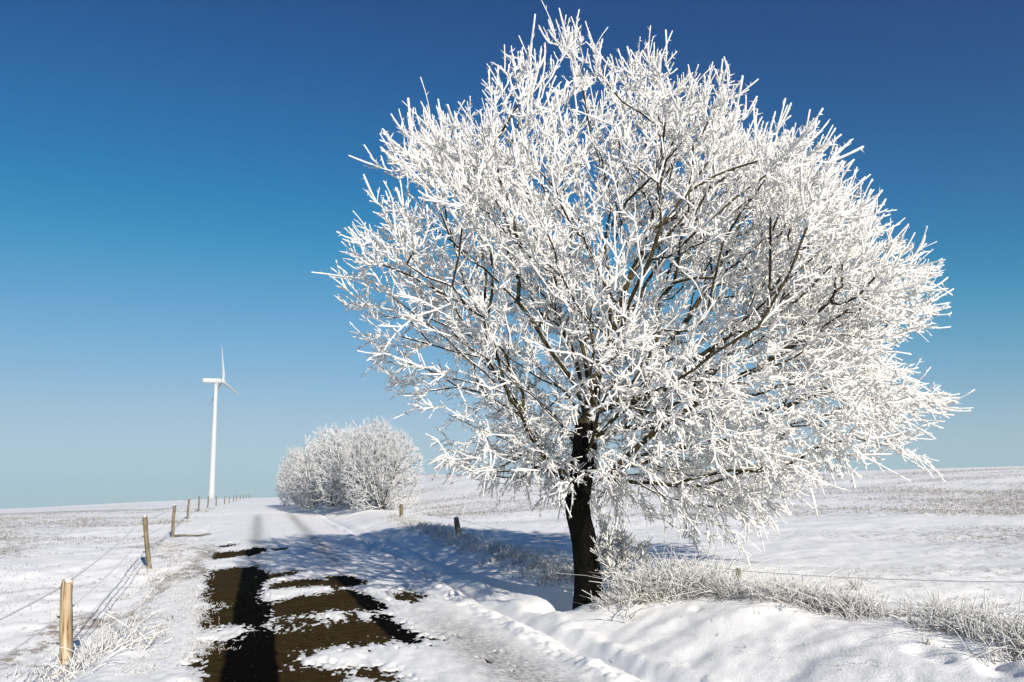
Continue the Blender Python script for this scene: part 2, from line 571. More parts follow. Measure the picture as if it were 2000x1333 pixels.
# ------------------------------------------------------------------ ground sheet (snow), road, snow on the road
az_f = np.arange(-R(47), R(47), R(.235))
az_b = np.linspace(R(47), R(313), 110)
az = np.concatenate([az_f, az_b[:-1]])
dist = np.concatenate([np.geomspace(.6, 4, 26)[:-1], np.geomspace(4, 45, 270)[:-1], np.geomspace(45, 240, 110)[:-1], np.geomspace(240, 5000, 50)])
AA, DD = np.meshgrid(az, dist)
GX = DD * np.sin(AA); GY = DD * np.cos(AA)
GZ = terrain(GX, GY)
s_, t_ = to_st(GX, GY)
inroad = smooth(-1.95, -1.6, t_) * (1 - smooth(3.05, 3.4, t_)) * smooth(1.0, 2.5, s_) * (1 - smooth(52, 58, s_))
GZ = GZ - .22 * inroad
stub = np.clip(fbm(GX / 9 + GY / 30, GY / 6, 91, 3) * .8 + .48, .05, 1)
fieldmask = np.maximum(smooth(-4.5, -7, t_), smooth(6.0, 7.2, t_)) * smooth(4, 9, DD) * (1 - .55 * smooth(60, 150, DD))
stub = np.clip(stub + .18 * (t_ < 0), 0, 1) * fieldmask + .9 * smooth(-1.2, -1.5, t_) * (1 - smooth(-3.2, -4.6, t_)) * np.clip(.35 + fbm(GX / .9, GY / 1.5, 33, 2) * 2.0, 0, 1) * (1 - smooth(26, 40, DD))
na, nd = len(az), len(dist)
idx = np.arange(na * nd).reshape(nd, na)
nx = np.roll(idx, -1, 1)
quads = np.stack([idx[:-1], nx[:-1], nx[1:], idx[1:]], -1).reshape(-1, 4)
ctr = np.array([[0, 0, float(terrain(np.array([0.]), np.array([0.]))[0])]])
verts = np.concatenate([np.stack([GX, GY, GZ], -1).reshape(-1, 3), ctr])
tris = np.stack([np.full(na, na * nd), nx[0], idx[0]], -1)
me = mesh_from('ground', verts, quads[:, ::-1], tris[:, ::-1])
attr(me, 'stubble', np.concatenate([stub.ravel(), [0]])); attr(me, 'slush', np.zeros(na * nd + 1))
ground = tag(link('ground', me, M_snow), kind='structure')

# asphalt
ss = np.concatenate([np.arange(-60, 0, 4.), np.arange(0, 60, .6), np.arange(60, 200.1, 4)])
tt = np.linspace(ROAD_C - ROAD_H - .35, ROAD_C + ROAD_H + .3, 15)
S2, T2 = np.meshgrid(ss, tt, indexing='ij')
X2, Y2 = to_xy(S2, T2)
v = np.stack([X2, Y2, z_road(S2, T2) - .004 - .3 * smooth(44, 50, S2)], -1).reshape(-1, 3)
ii = np.arange(len(v)).reshape(S2.shape)
me = mesh_from('road', v, np.stack([ii[:-1, :-1], ii[:-1, 1:], ii[1:, 1:], ii[1:, :-1]], -1).reshape(-1, 4))
uvl = me.uv_layers.new(name='st')
li = np.zeros(len(me.loops), np.int32); me.loops.foreach_get('vertex_index', li)
uvl.data.foreach_set('uv', np.stack([T2.ravel()[li], S2.ravel()[li]], -1).astype(np.float32).ravel())
tag(link('road', me, M_road), kind='structure')

# thin packed snow lying on the road, a sheet with the bare patches melted out
ss = [1.2]
while ss[-1] < 57: ss.append(ss[-1] + (max(.03, .0058 * ss[-1]) if ss[-1] < 24 else .012 * ss[-1]))
ss = np.array(ss); tt = np.arange(-2.05, 3.46, .0185)
S2, T2 = np.meshgrid(ss, tt, indexing='ij')
X2, Y2 = to_xy(S2, T2)
sd = bare_sd(S2, T2)
rag = .085 * fbm(T2 / .22, S2 / .8, 61, 3, .65) + .085 * fbm(T2 / .05, S2 / .14, 62, 3, .7)
e = -(sd + rag + .035)                                     # positive on snow
trk_l = np.exp(-((T2 + .02) / .22) ** 2) + .6 * np.exp(-((T2 - 1.74) / .2) ** 2)
e = e - trk_l * smooth(15, 18, S2) * (1 - smooth(27, 38, S2)) * np.clip(.16 + .75 * fbm(T2 / .5, S2 / 2.4, 68, 3), 0, .6)
slush = np.exp(-((T2 - 2.35) / .42) ** 2) * (1 - smooth(9.5, 14.5, S2)) * smooth(-.02, .1, e)
tracks = np.maximum(np.exp(-((T2 + .02) / .25) ** 2), np.exp(-((T2 - 1.74) / .25) ** 2)) * smooth(16, 24, S2)
thick = .006 + .034 * smooth(0, .22, e) + (.018 * fbm(T2 / .12, S2 / .3, 63, 3) + .022 * fbm(T2 / .4, S2 / .9, 67, 3, .6)) * smooth(0, .1, e) - .02 * tracks - .026 * slush
rimz = .0055 + .016 * fbm(T2 / .045, S2 / .10, 64, 2)
on = z_road(S2, T2) + np.where(e > 0, np.maximum(thick, rimz), np.where(e > -.16, rimz - .0092 + .05 * e, -.03))
rim_s = np.exp(-(np.maximum(e - .01, 0) / .05) ** 2) * (.55 + .4 * smooth(.0, -.04, e))
# small leftovers and grit holes
hole = fbm(T2 / .07, S2 / .16, 65, 2) > .24 + .55 * smooth(.0, .30, e) - .42 * slush
on = np.where(hole & (e > -.02), z_road(S2, T2) - .03, on)
nat = terrain(X2, Y2)
edge = np.maximum(smooth(-.95, -1.35, T2), smooth(2.65, 2.95, T2))
zz = on * (1 - edge) + nat * edge
frost = (e < 0) & (edge > .01)
zz = np.where(frost, on * (1 - edge ** .5 * .0) , zz)
lip = np.maximum.reduce([smooth(-1.8, -2.05, T2), smooth(3.2, 3.45, T2), smooth(3.2, 1.2, S2), smooth(53, 57, S2)])
zz = zz - .10 * lip
stb = 1.0 * smooth(-.75, -1.1, T2) * np.clip(.55 + 2.0 * fbm(T2 / .6, S2 / 2.2, 66, 2), 0, 1) * (1 - smooth(24, 34, S2))
ii = np.arange(S2.size).reshape(S2.shape)
me = mesh_from('road_snow', np.stack([X2, Y2, zz], -1).reshape(-1, 3),
               np.stack([ii[:-1, :-1], ii[:-1, 1:], ii[1:, 1:], ii[1:, :-1]], -1).reshape(-1, 4))
attr(me, 'slush', np.clip(np.maximum(slush * .95, rim_s * .8) + .85 * tracks * (1 - smooth(45, 60, S2)), 0, 1)); attr(me, 'stubble', stb)
tag(link('road_snow', me, M_snow), kind='structure')

# ------------------------------------------------------------------ the rimed tree
def grow(pos, par, pts, w=.32, turn=.35, bare=0):
    """join each point to the skeleton where the way to the root is short and bends little"""
    n0 = len(pos); n = n0 + len(pts)
    P = np.zeros((n, 3)); P[:n0] = pos
    pa = np.full(n, -1); pa[:n0] = par
    plen = np.zeros(n); dr = np.zeros((n, 3)); dr[:, 2] = 1
    for i in range(n0):
        if pa[i] >= 0:
            plen[i] = plen[pa[i]] + np.linalg.norm(P[i] - P[pa[i]]); dr[i] = nrm(P[i] - P[pa[i]])
    k = n0
    for p in pts:
        v = p - P[:k]; d = np.sqrt((v * v).sum(1)) + 1e-6
        c = (v * dr[:k]).sum(1) / d
        cost = d * (1 + turn * (1 - c)) + w * plen[:k]
        cost[:bare] += 1e3              # the bole carries no branches
        j = int(np.argmin(cost))
        P[k] = p; pa[k] = j; plen[k] = plen[j] + d[j]; dr[k] = v[j] / d[j]
        k += 1
    return P, pa

def finish(P, pa, nfix, r0, pw, it=2):
    n = len(P)
    kids = np.zeros(n, int)
    for i in range(n):
        if pa[i] >= 0: kids[pa[i]] += 1
    for _ in range(it):                               # ease the kinks
        acc = np.zeros((n, 3)); cnt = np.zeros(n)
        m = pa >= 0
        np.add.at(acc, pa[m], P[m]); np.add.at(cnt, pa[m], 1)
        mid = np.where(cnt[:, None] > 0, .5 * acc / np.maximum(cnt, 1)[:, None] + .5 * P[np.maximum(pa, 0)], P)
        mv = (cnt > 0) & m; mv[:nfix] = False
        P[mv] = .55 * P[mv] + .45 * mid[mv]
    depth = np.zeros(n, int)
    for i in range(n):
        if pa[i] >= 0: depth[i] = depth[pa[i]] + 1
    area = np.where(kids == 0, r0 ** pw, 0.0); best = np.full(n, -1); ba = np.zeros(n)
    for i in np.argsort(-depth, kind='stable'):
        j = pa[i]
        if j >= 0:
            area[j] += area[i]
            if area[i] > ba[j]: ba[j] = area[i]; best[j] = i
    rad = area ** (1 / pw)
    D = np.zeros((n, 3)); D[:, 2] = 1
    m = pa >= 0
    D[m] = nrm(P[m] - P[pa[m]])
    ND = D.copy()
    hb = best >= 0
    ND[hb] = nrm(D[hb] + D[best[hb]])
    return P, rad, D, ND, best, kids

SIL = [(1075,40),(1145,50),(1200,120),(1240,90),(1290,105),(1350,150),(1430,140),(1450,200),(1500,235),(1575,240),(1630,290),(1640,330),(1680,375),(1725,392),(1760,450),(1830,510),(1840,580),(1835,640),(1750,680),(1790,740),(1862,752),(1872,815),(1800,850),(1828,910),(1700,915),(1620,965),(1530,1010),(1480,1060),(1440,1110),(1370,1090),(1290,1050),(1200,1035),(1110,1005),(1030,990),(960,975),(900,940),(835,915),(830,830),(790,790),(740,765),(690,690),(695,640),(635,575),(645,520),(655,475),(700,410),(690,350),(735,280),(745,240),(810,215),(880,195),(955,150),(985,95),(1060,90)]
SILA = np.array(SIL, float)
SILW = np.array([at_depth(x, y, TREE_Y)[[0, 2]] for x, y in SIL])
def outline_sd(G):                # how far inside the crown's outline a point lies, in photo pixels
    L_ = (G - np.array([0, 0, EYE])) @ CR
    X = 1000 + F * L_[:, 0] / -L_[:, 2]; Yp = 666.5 - F * L_[:, 1] / -L_[:, 2]
    best = np.full(len(X), 1e9); ins = np.zeros(len(X), bool)
    for (ax, ay), (bx, by) in zip(SILA, np.roll(SILA, -1, 0)):
        ex, ey = bx - ax, by - ay
        u = np.clip(((X - ax) * ex + (Yp - ay) * ey) / (ex * ex + ey * ey + 1e-9), 0, 1)
        best = np.minimum(best, (X - ax - u * ex) ** 2 + (Yp - ay - u * ey) ** 2)
        if abs(ey) > 1e-9: ins ^= ((ay > Yp) != (by > Yp)) & (X < ex * (Yp - ay) / ey + ax)
    return np.where(ins, 1, -1) * np.sqrt(best)
def span(z):                      # left and right edge of the crown at a height
    xs = []
    for (x0, z0), (x1, z1) in zip(SILW, np.roll(SILW, -1, 0)):
        if (z0 > z) != (z1 > z): xs.append(x0 + (x1 - x0) * (z - z0) / (z1 - z0))
    return (min(xs), max(xs)) if len(xs) > 1 else None

tree = empty('tree', (TREE_X, TREE_Y, ground_z(TREE_X, TREE_Y) - .05))
tag(tree, 'large rounded tree with every twig coated in thick white rime beside the road', 'tree')
TO = np.array(tree.location)

def W(px, py, dy): return at_depth(px, py, TREE_Y + dy)
trunk_pts = [np.array([TREE_X + .01, TREE_Y, TO[2] - .1]), W(1150, 1190, 0), W(1146, 1120, .02), W(1141, 1060, .03), W(1130, 1010, .03), W(1128, 965, .03), W(1138, 900, .05), W(1146, 830, .08)]
LIMBS = [  # from the trunk at the fraction, then pixels with metres behind (+) or in front (-) of the trunk
 (1.0, [(1150,770,.1),(1165,710,.1),(1182,660,.05),(1185,600,0),(1190,500,-.1),(1195,420,0),(1180,330,.1),(1150,240,.1)]),
 (.97, [(1128,760,-.1),(1085,690,-.4),(1040,622,-.7),(990,575,-.9),(940,535,-1.1),(880,480,-1.2),(820,420,-1.2)]),
 (1.0, [(1148,760,.3),(1140,700,.5),(1128,640,.6),(1105,570,.8),(1080,500,1.0),(1050,420,1.2),(1010,320,1.3)]),
 (1.0, [(1170,770,.4),(1215,730,.7),(1270,690,.9),(1330,640,1.0),(1380,560,1.1),(1430,470,1.1),(1480,390,1.0),(1540,330,.9)]),
 (.84, [(1180,930,-.05),(1230,890,-.2),(1275,850,-.4),(1330,800,-.7),(1400,750,-1.0),(1490,710,-1.2),(1590,670,-1.3),(1680,630,-1.3)]),
 (.84, [(1190,935,.2),(1250,895,.6),(1320,880,1.0),(1410,862,1.4),(1520,840,1.6),(1640,820,1.7)]),
 (.78, [(1095,965,0),(1060,920,-.2),(1010,880,-.4),(950,850,-.6),(880,820,-.6)]),
 (.93, [(1110,840,-.3),(1060,790,-.9),(1000,740,-1.5),(940,700,-2.0),(880,660,-2.4)]),
 (.97, [(1120,790,.5),(1060,740,1.2),(980,690,1.8),(890,640,2.2),(800,600,2.3)]),
 (1.0, [(1165,760,-.4),(1190,690,-1.0),(1220,610,-1.6),(1260,530,-2.1),(1300,440,-2.4)]),
 (.92, [(1170,850,-.5),(1230,800,-1.2),(1310,740,-2.0),(1400,690,-2.6),(1480,640,-2.9)]),
 (.88, [(1150,880,-.5),(1160,830,-1.3),(1180,780,-2.1),(1200,740,-2.8)]),
 (1.0, [(1165,750,.6),(1210,660,1.3),(1260,560,2.0),(1310,460,2.6),(1350,370,2.8)]),
 (1.0, [(1140,740,.7),(1100,640,1.7),(1060,540,2.6),(1020,440,3.0)]),
 (1.0, [(1160,740,0),(1205,640,.1),(1235,540,.2),(1270,430,.3),(1310,310,.2),(1350,220,.2)]),
 (.90, [(1120,860,.5),(1080,810,1.4),(1030,770,2.3),(970,740,3.0)]),
]
pos = []; par = []; brk = []
tp = catmull(trunk_pts, .16)
for i, p in enumerate(tp): pos.append(p); par.append(i - 1)
ntr = len(tp)
limb_id = [0] * ntr
for li_, (fr, pl) in enumerate(LIMBS):
    j = min(ntr - 1, int(round(fr * (ntr - 1))))
    pts = [pos[j]] + [W(*q) for q in pl]
    c = catmull(pts, .18)[1:]
    c = c + np.stack([fbm(np.arange(len(c)) / 4., np.full(len(c), li_ * 3. + k), 5 + k, 2) * .12 for k in range(3)], 1) * np.minimum(np.arange(len(c)) / 5., 1)[:, None]
    last = j
    for p in c:
        pos.append(p); par.append(last); last = len(pos) - 1; limb_id.append(li_ + 1)
pos = np.array(pos); par = np.array(par)
# points through the crown's volume
zs0, zs1 = SILW[:, 1].min(), SILW[:, 1].max()
h = .234
pts = []
for z in np.arange(zs0, zs1, h):
    sp = span(z + h / 2)
    if not sp: continue
    cx, wd = .5 * (sp[0] + sp[1]), .5 * (sp[1] - sp[0])
    dp = wd * .88
    gx = np.arange(-wd, wd + h, h); gy = np.arange(-dp, dp + h, h)
    A, B = np.meshgrid(gx, gy)
    q = np.stack([A.ravel(), B.ravel(), np.full(A.size, 0.)], 1) + rng.uniform(-.5, .5, (A.size, 3)) * h
    rho = np.sqrt((q[:, 0] / wd) ** 2 + (q[:, 1] / dp) ** 2)
    keep = rho < 1 + .05 * rng.standard_normal(len(q))
    q = q[keep]; rho = rho[keep]
    g = np.stack([cx + q[:, 0], TREE_Y + q[:, 1] * 1.0, z + h / 2 + q[:, 2]], 1)
    pr = .34 + .60 * smooth(.35, .8, rho)
    zt_ = (z - zs0) / (zs1 - zs0)
    pr *= .7 + .3 * smooth(.02, .12, zt_)
    # an open window in the front of the crown, where the dark limbs show
    gp = g - np.array([0, 0, EYE])
    kx = (g[:, 0] - at_depth(1120, 620, TREE_Y)[0]) / 1.35; kz = (g[:, 2] - at_depth(1120, 620, TREE_Y)[2]) / 1.45
    pr = pr * (1 - .72 * np.exp(-(kx ** 2 + kz ** 2)) * (g[:, 1] < TREE_Y + .6))
    pr = pr * (1 - .15 * smooth(.5, -2.5, g[:, 0] - TREE_X) * smooth(.2, .5, zt_))
    pr = pr * (1 + .6 * smooth(.36, .1, zt_) * smooth(-.5, -2.0, g[:, 0] - TREE_X))
    pr *= .14 + 1.25 * smooth(-.22, .16, fbm(g[:, 0] / 1.1 + g[:, 2] * .6, g[:, 1] / 1.1 - g[:, 2] * .7, 77, 2))
    osd = outline_sd(g)
    pts.append(g[(rng.uniform(size=len(g)) < pr) & (osd > 9 + rng.uniform(0, 16, len(g)) + 145 * np.clip(fbm(g[:, 0] / 1.05 + g[:, 1] * .7, g[:, 2] / 1.05 - g[:, 1] * .5, 123, 2) + .06, 0, 1))])
pts = np.concatenate(pts)
croot = tp[-1]
pts = pts[np.argsort(np.linalg.norm((pts - croot) * np.array([1, 1, .9]), axis=1))]
P, pa = grow(pos, par, pts, bare=int((tp[:, 2] < at_depth(1128, 960, TREE_Y)[2]).sum()))
P, rad, D, ND, best, kids = finish(P, pa, len(pos), .0048, 2.42)
nP = len(P)
lab = np.zeros(nP, int); lab[:len(limb_id)] = limb_id
rad = np.minimum(rad, .2)
trm = np.arange(ntr)
flare = np.interp(tp[:, 2] - TO[2], [0, .15, .5, 1.0, 2.0, 3.2], [.225, .195, .17, .163, .17, .14])
rad[:ntr] = flare

def edge_geo(sel, sides, extra=0.0):
    i = np.where(sel)[0]; j = pa[i]
    cont = best[j] == i
    D0 = np.where(cont[:, None], ND[j], D[i]); R0 = np.where(cont, rad[j], np.minimum(rad[i] * 1.15, rad[j]))
    P0 = P[j]; over = D[i] * (rad[i] * .25)[:, None]
    return tube_edges(P0 - TO, P[i] + over - TO, D0, ND[i], R0 + extra, rad[i] + extra, sides)

tq = catmull(tp - TO, .05)
me_v, me_q, _ = polytube(tq, np.interp(tq[:, 2], (tp - TO)[:, 2], rad[:ntr]), 44)
ang = np.arctan2(me_v[:, 1], me_v[:, 0])
rr = 1 + .10 * np.sin(ang * 3 + 1) * np.clip(1.2 - me_v[:, 2], 0, 1) + .07 * fbm(ang * 2.5, me_v[:, 2] / .35, 15, 3) + .075 * np.abs(fbm(ang * 7.0, me_v[:, 2] / .5, 16, 2)) * np.cos(ang * .5) ** 2
ctr_ = np.stack([np.interp(me_v[:, 2], (tp - TO)[:, 2], (tp - TO)[:, k]) for k in range(2)], 1)
me_v[:, :2] = ctr_ + (me_v[:, :2] - ctr_) * rr[:, None]
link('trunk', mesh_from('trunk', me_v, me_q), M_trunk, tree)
for k in range(1, len(LIMBS) + 1):
    sel = (lab == k) & (pa >= 0)
    v, q = edge_geo(sel, 9)
    link('limb', mesh_from('limb', v, q), M_limb, tree)
free = np.arange(nP) >= len(pos)
thick_e = free & (rad > .0135)
# each thick side branch, with its forks, is a piece of its own
root_of = np.arange(nP)
for i in range(len(pos), nP):
    if thick_e[i] and thick_e[pa[i]]: root_of[i] = root_of[pa[i]]
for r_ in np.unique(root_of[thick_e]):
    v, q = edge_geo(thick_e & (root_of == r_), 6)
    link('branch', mesh_from('branch', v, q), M_limb, tree)
thin_e = free & ~thick_e
midt = thin_e & (rad > .0085)
v, q = edge_geo(midt, 5, .004)
tag(link('twigs', mesh_from('twigs', v, q), M_twig, tree), kind='stuff')

# rime: coated thin twigs and the rimed shoots that stand off them
G = Geo()
ti = np.where(thin_e & ~midt)[0]; tj = pa[ti]
dl = np.linalg.norm(P[ti] - P[tj], axis=1)
bend = rng.standard_normal((len(ti), 3)) * (.16 * dl)[:, None]
MIDP = np.zeros((nP, 3)); MIDP[:] = P
MIDP[ti] = .5 * (P[ti] + P[tj]) + bend
HAS = np.zeros(nP, bool); HAS[ti] = True
Dm = nrm(P[ti] - P[tj])
j1 = rng.uniform(.7, 1.35, len(ti)); j2 = rng.uniform(.7, 1.35, len(ti))
ra = rad[tj].clip(0, .012) * .6 + .0062; rb = rad[ti] * .6 + .0068
v, q = tube_edges(P[tj] - TO, MIDP[ti] - TO, nrm(MIDP[ti] - P[tj]), Dm, ra, rb * j1, 5); G.add(v, q)
v, q = tube_edges(MIDP[ti] - TO, P[ti] - TO, Dm, nrm(P[ti] - MIDP[ti]), rb * j1, rb * j2, 5); G.add(v, q)
CEN = np.array([TREE_X + .25, TREE_Y, np.mean([zs0, zs1]) - .6])
SP = []
def shoots(idx, per, lo, hi, rlo, rhi, spread, G, rings=4, sides=4, wob=.2, fwd=.6, spurs=1):
    i = np.repeat(idx, per)
    n = len(i)
    u = rng.uniform(0, 1, n)[:, None]
    a = P[np.maximum(pa[i], 0)]; m_ = MIDP[i]; b_ = P[i]
    base = np.where(HAS[i][:, None], np.where(u < .5, a + (m_ - a) * u * 2, m_ + (b_ - m_) * (u * 2 - 1)), a + (b_ - a) * u)
    if per <= 2 and rings > 4: base = b_ - .1 * (b_ - a) * u
    out = nrm(base - CEN)
    side = nrm(rng.standard_normal((n, 3)))
    low = smooth(CEN[2] + .5, zs0, base[:, 2])[:, None]
    dirn = nrm(fwd * D[i] + spread * side + .35 * out + np.array([0, 0, .22]) - low * np.array([0, 0, .50]))
    L = rng.uniform(lo, hi, n) * (1 + .35 * (rng.uniform(size=n) > .88))
    rd = rng.uniform(rlo, rhi, n)
    cur = rng.standard_normal((n, 3)) * wob * L[:, None] + (1 - low) * np.array([0, 0, .12]) * L[:, None] - low * np.array([0, 0, .16]) * L[:, None]
    G.add(*fingers(base - TO, dirn, L, rd, sides, rings, cur, .26, .20)[:3])
    for _ in range(spurs):
        uu = rng.uniform(.25, .95, n)[:, None]
        SP.append((base + dirn * L[:, None] * uu + cur * uu ** 2, nrm(dirn * .5 + .8 * nrm(rng.standard_normal((n, 3)))), rd))
thin_i = np.where(free & (rad < .0085))[0]
tips = np.where(free & (kids == 0))[0]
medi = np.where(free & (rad >= .0085) & (rad < .022))[0]
shoots(thin_i, 7, .05, .17, .0050, .0092, .85, G, 3)
shoots(tips, 2, .14, .32, .007, .0115, .45, G, 5, spurs=3)
shoots(medi, 5, .06, .2, .006, .0105, .95, G, 3)
# long leaders at the top rim
rim = tips[(P[tips, 2] > CEN[2] + .5) & (np.linalg.norm((P[tips] - CEN) / np.array([4.0, 3.7, 4.1]), axis=1) > .86)]
shoots(rim[rng.uniform(size=len(rim)) < .38], 1, .22, .40, .011, .016, .16, G, 6, wob=.04, spurs=2)
b_ = np.concatenate([x[0] for x in SP]); d_ = np.concatenate([x[1] for x in SP]); r_ = np.concatenate([x[2] for x in SP])
G.add(*cones(b_ - TO, d_, rng.uniform(.035, .085, len(b_)), r_ * 1.0))
crown = link('crown', G.mesh('crown'), M_rime, tree)
crown['kind'] = 'stuff'

# ------------------------------------------------------------------ rimed shrubs of the hedge and low shrubs
def make_shrub(h, r, nfill, seed, shoots_n=3, fr=(.010, .019), flen=(.14, .40), stems=7):
    rg = np.random.default_rng(seed)
    pos = [np.array([0, 0, -.1])]; par = [-1]
    for k in range(stems):
        a = k * 2 * np.pi / stems + rg.uniform(-.4, .4); rr_ = r * rg.uniform(.15, .55)
        c = catmull([np.array([0, 0, -.1]), np.array([.25 * rr_ * math.cos(a), .25 * rr_ * math.sin(a), h * .15]),
                     np.array([rr_ * math.cos(a), rr_ * math.sin(a), h * rg.uniform(.5, .75)])], h * .06)[1:]
        last = 0
        for p in c: pos.append(p); par.append(last); last = len(pos) - 1
    q = rg.uniform(-1, 1, (nfill * 3, 3))
    q = q[(np.linalg.norm(q, axis=1) < 1) & (np.linalg.norm(q, axis=1) > rg.uniform(.2, .95, len(q)))][:nfill]
    bul = np.sqrt(np.clip(1 - np.clip(np.abs(q[:, 2:3]) , 0, .97) ** 3, .05, 1)) / np.sqrt(np.clip(1 - q[:, 2:3] ** 2, .05, 1))
    q[:, :2] *= np.clip(bul, 1, 1.6)
    q = np.stack([q[:, 0] * r, q[:, 1] * r, h * (.50 + .49 * q[:, 2])], 1)
    q[:, 2] += .36 * h * fbm(q[:, 0] / (.5 * r), q[:, 1] / (.5 * r), seed, 2)
    q = q[fbm(q[:, 0] / (.28 * r) + q[:, 2], q[:, 1] / (.28 * r) - q[:, 2] * .8, seed + 7, 2) > rg.uniform(-.55, .02, len(q))]
    q[:, 2] = np.maximum(q[:, 2], .02 * h)
    q = q[np.argsort(np.linalg.norm(q, axis=1))]
    P, pa = grow(np.array(pos), np.array(par), q, .35)
    P, rad, D, ND, best, kids = finish(P, pa, len(pos), .006, 2.2)
    i = np.where(pa >= 0)[0]; j = pa[i]; cont = best[j] == i
    thick = rad[i] > .016
    def eg(sel, sides, ex):
        a, b_, c_ = i[sel], j[sel], cont[sel]
        return tube_edges(P[b_], P[a], np.where(c_[:, None], ND[b_], D[a]), ND[a], np.where(c_, rad[b_], rad[a]) + ex, rad[a] + ex, sides)
    me_st = mesh_from('stems', *eg(thick, 5, 0.0))
    G = Geo(); v, qd = eg(~thick, 3, .006); G.add(v, qd)
    ii = np.repeat(i[~thick], shoots_n); n = len(ii); u = rg.uniform(0, 1, n)[:, None]
    base = P[ii] * u + P[pa[ii]] * (1 - u)
    out = nrm(base - np.array([0, 0, h * .35]))
    dr = nrm(.6 * D[ii] + .6 * nrm(rg.standard_normal((n, 3))) + .45 * out + np.array([0, 0, .15]))
    L = rg.uniform(*flen, n)
    V, Q, T, _ = fingers(base, dr, L, rg.uniform(*fr, n), 3, 3, rg.standard_normal((n, 3)) * .1 * L[:, None], .2, .35, None, rg)
    G.add(V, Q, T)
    return me_st, G.mesh('frosted_crown')

SHRUB = [make_shrub(4.5, 2.3, 2800, 100 + k, 3, (.010, .016), (.10, .32), 9) for k in range(3)]
def place_shrub(x, y, sc, rz, kind, label, group=None):
    o = empty('shrub', (x, y, ground_z(x, y) - .05))
    o.rotation_euler = (0, 0, rz); o.scale = sc
    tag(o, label, 'shrub', group)
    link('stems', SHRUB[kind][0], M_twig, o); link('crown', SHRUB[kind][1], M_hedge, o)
hedge = [  # t across, distance ahead, scale
 (5.75, 43.0, (.88, .88, .93), 'rime-white shrub at the hedge end behind the end fence post'),
 (5.0, 47.0, (1.0, 1.0, 1.00), 'tallest rime-white shrub of the hedge, second from its fence-post end'),
 (4.2, 53.0, (1.0, 1.0, .93), 'rime-white shrub in the middle of the roadside hedge, grey twigs at its foot'),
 (6.0, 50.0, (.9, .9, 1.0), 'rime-white shrub on the field side of the hedge'),
 (3.7, 60.0, (.95, .95, .95), 'greyish rimed shrub past the middle of the hedge, casting shade on the road'),
 (3.4, 68.0, (.9, .9, .90), 'greyish rimed shrub, last but one of the hedge towards the crest'),
 (3.3, 76.0, (.85, .85, .80), 'lowest greyish rimed shrub ending the hedge towards the crest'),
]
for k, (t, dd, scl, lb) in enumerate(hedge):
    s = (dd - t * RT[1]) / U[1]
    x, y = to_xy(s, t)
    place_shrub(x, y, scl, k * 1.7, k % 3, lb, 'shrubs of the roadside hedge')

def low_shrub(px, Y, hgt, rr_, seed, label, n=260):
    g = at_depth(px, 1150, Y)
    st_, cr_ = make_shrub(hgt, rr_, n, seed, 4, (.007, .012), (.06, .17), 8)
    o = empty('low_shrub', (g[0], g[1], ground_z(g[0], g[1]) - .03))
    tag(o, label, 'shrub')
    link('stems', st_, M_twig, o); link('crown', cr_, M_rime, o)
low_shrub(1212, 12.05, .85, .42, 301, 'small dense rimed bush against the foot of the big tree')

# ------------------------------------------------------------------ fences
def make_post(name, hgt, r, seed, material, parent, loc, lean=(0, 0), ragged=.02):
    rg = np.random.default_rng(seed)
    zs = np.concatenate([[-.25], np.linspace(0, .96, 12), [.985, 1.0]]) * hgt
    m_ = len(zs)
    pts = np.stack([.006 * np.sin(zs * 5 + seed), .006 * np.cos(zs * 4 + seed), zs], 1)
    v, q, t = polytube(pts, r * np.concatenate([[1.05], np.linspace(1.04, .96, 12), [.92, .80]]), 18)
    an = np.arctan2(v[:, 1], v[:, 0])
    sc = 1 + .05 * np.sin(3 * an + seed) + .16 * fbm(an * 1.6 + 9, v[:, 2] / .45, seed, 3, .6)
    crack = np.exp(-((np.abs(((an - .9 - seed + np.pi) % (2 * np.pi)) - np.pi)) / .13) ** 2)      # a drying split down the stake
    sc = sc - .14 * crack
    v[:, :2] *= sc[:, None]
    top = v[:, 2] > .96 * hgt
    v[top, 2] += ragged * np.sin(an[top] * 2 + seed) + ragged * .8 * np.sin(an[top] * 5)
    o = link('post', mesh_from('post', v, q, t, True), material, parent, loc)
    o.rotation_euler = (lean[1], lean[0], rg.uniform(0, .3))
    return o

def snow_cap(post, hgt, r):
    a = np.linspace(0, 2 * np.pi, 13)[:-1]
    v = [np.stack([np.cos(a) * r * k, np.sin(a) * r * k, np.full(12, z)], 1) for k, z in ((.85, hgt - .012), (.8, hgt + .012), (.45, hgt + .028))]
    v = np.concatenate(v + [np.array([[0, 0, hgt + .032]])])
    q = [(i * 12 + j, i * 12 + (j + 1) % 12, (i + 1) * 12 + (j + 1) % 12, (i + 1) * 12 + j) for i in range(2) for j in range(12)]
    t = [(24 + j, 24 + (j + 1) % 12, 36) for j in range(12)]
    link('snow_cap', mesh_from('snow_cap', v, np.array(q), np.array(t)), M_rime, post)

def insulator(post, z, r, side):
    v1, q1, t1 = polytube([np.array([side * r * .9, 0, z]), np.array([side * (r + .028), 0, z]), np.array([side * (r + .034), 0, z + .012])], [.006, .013, .005], 8)
    link('insulator', mesh_from('insulator', v1, q1, t1), M_ins, post)

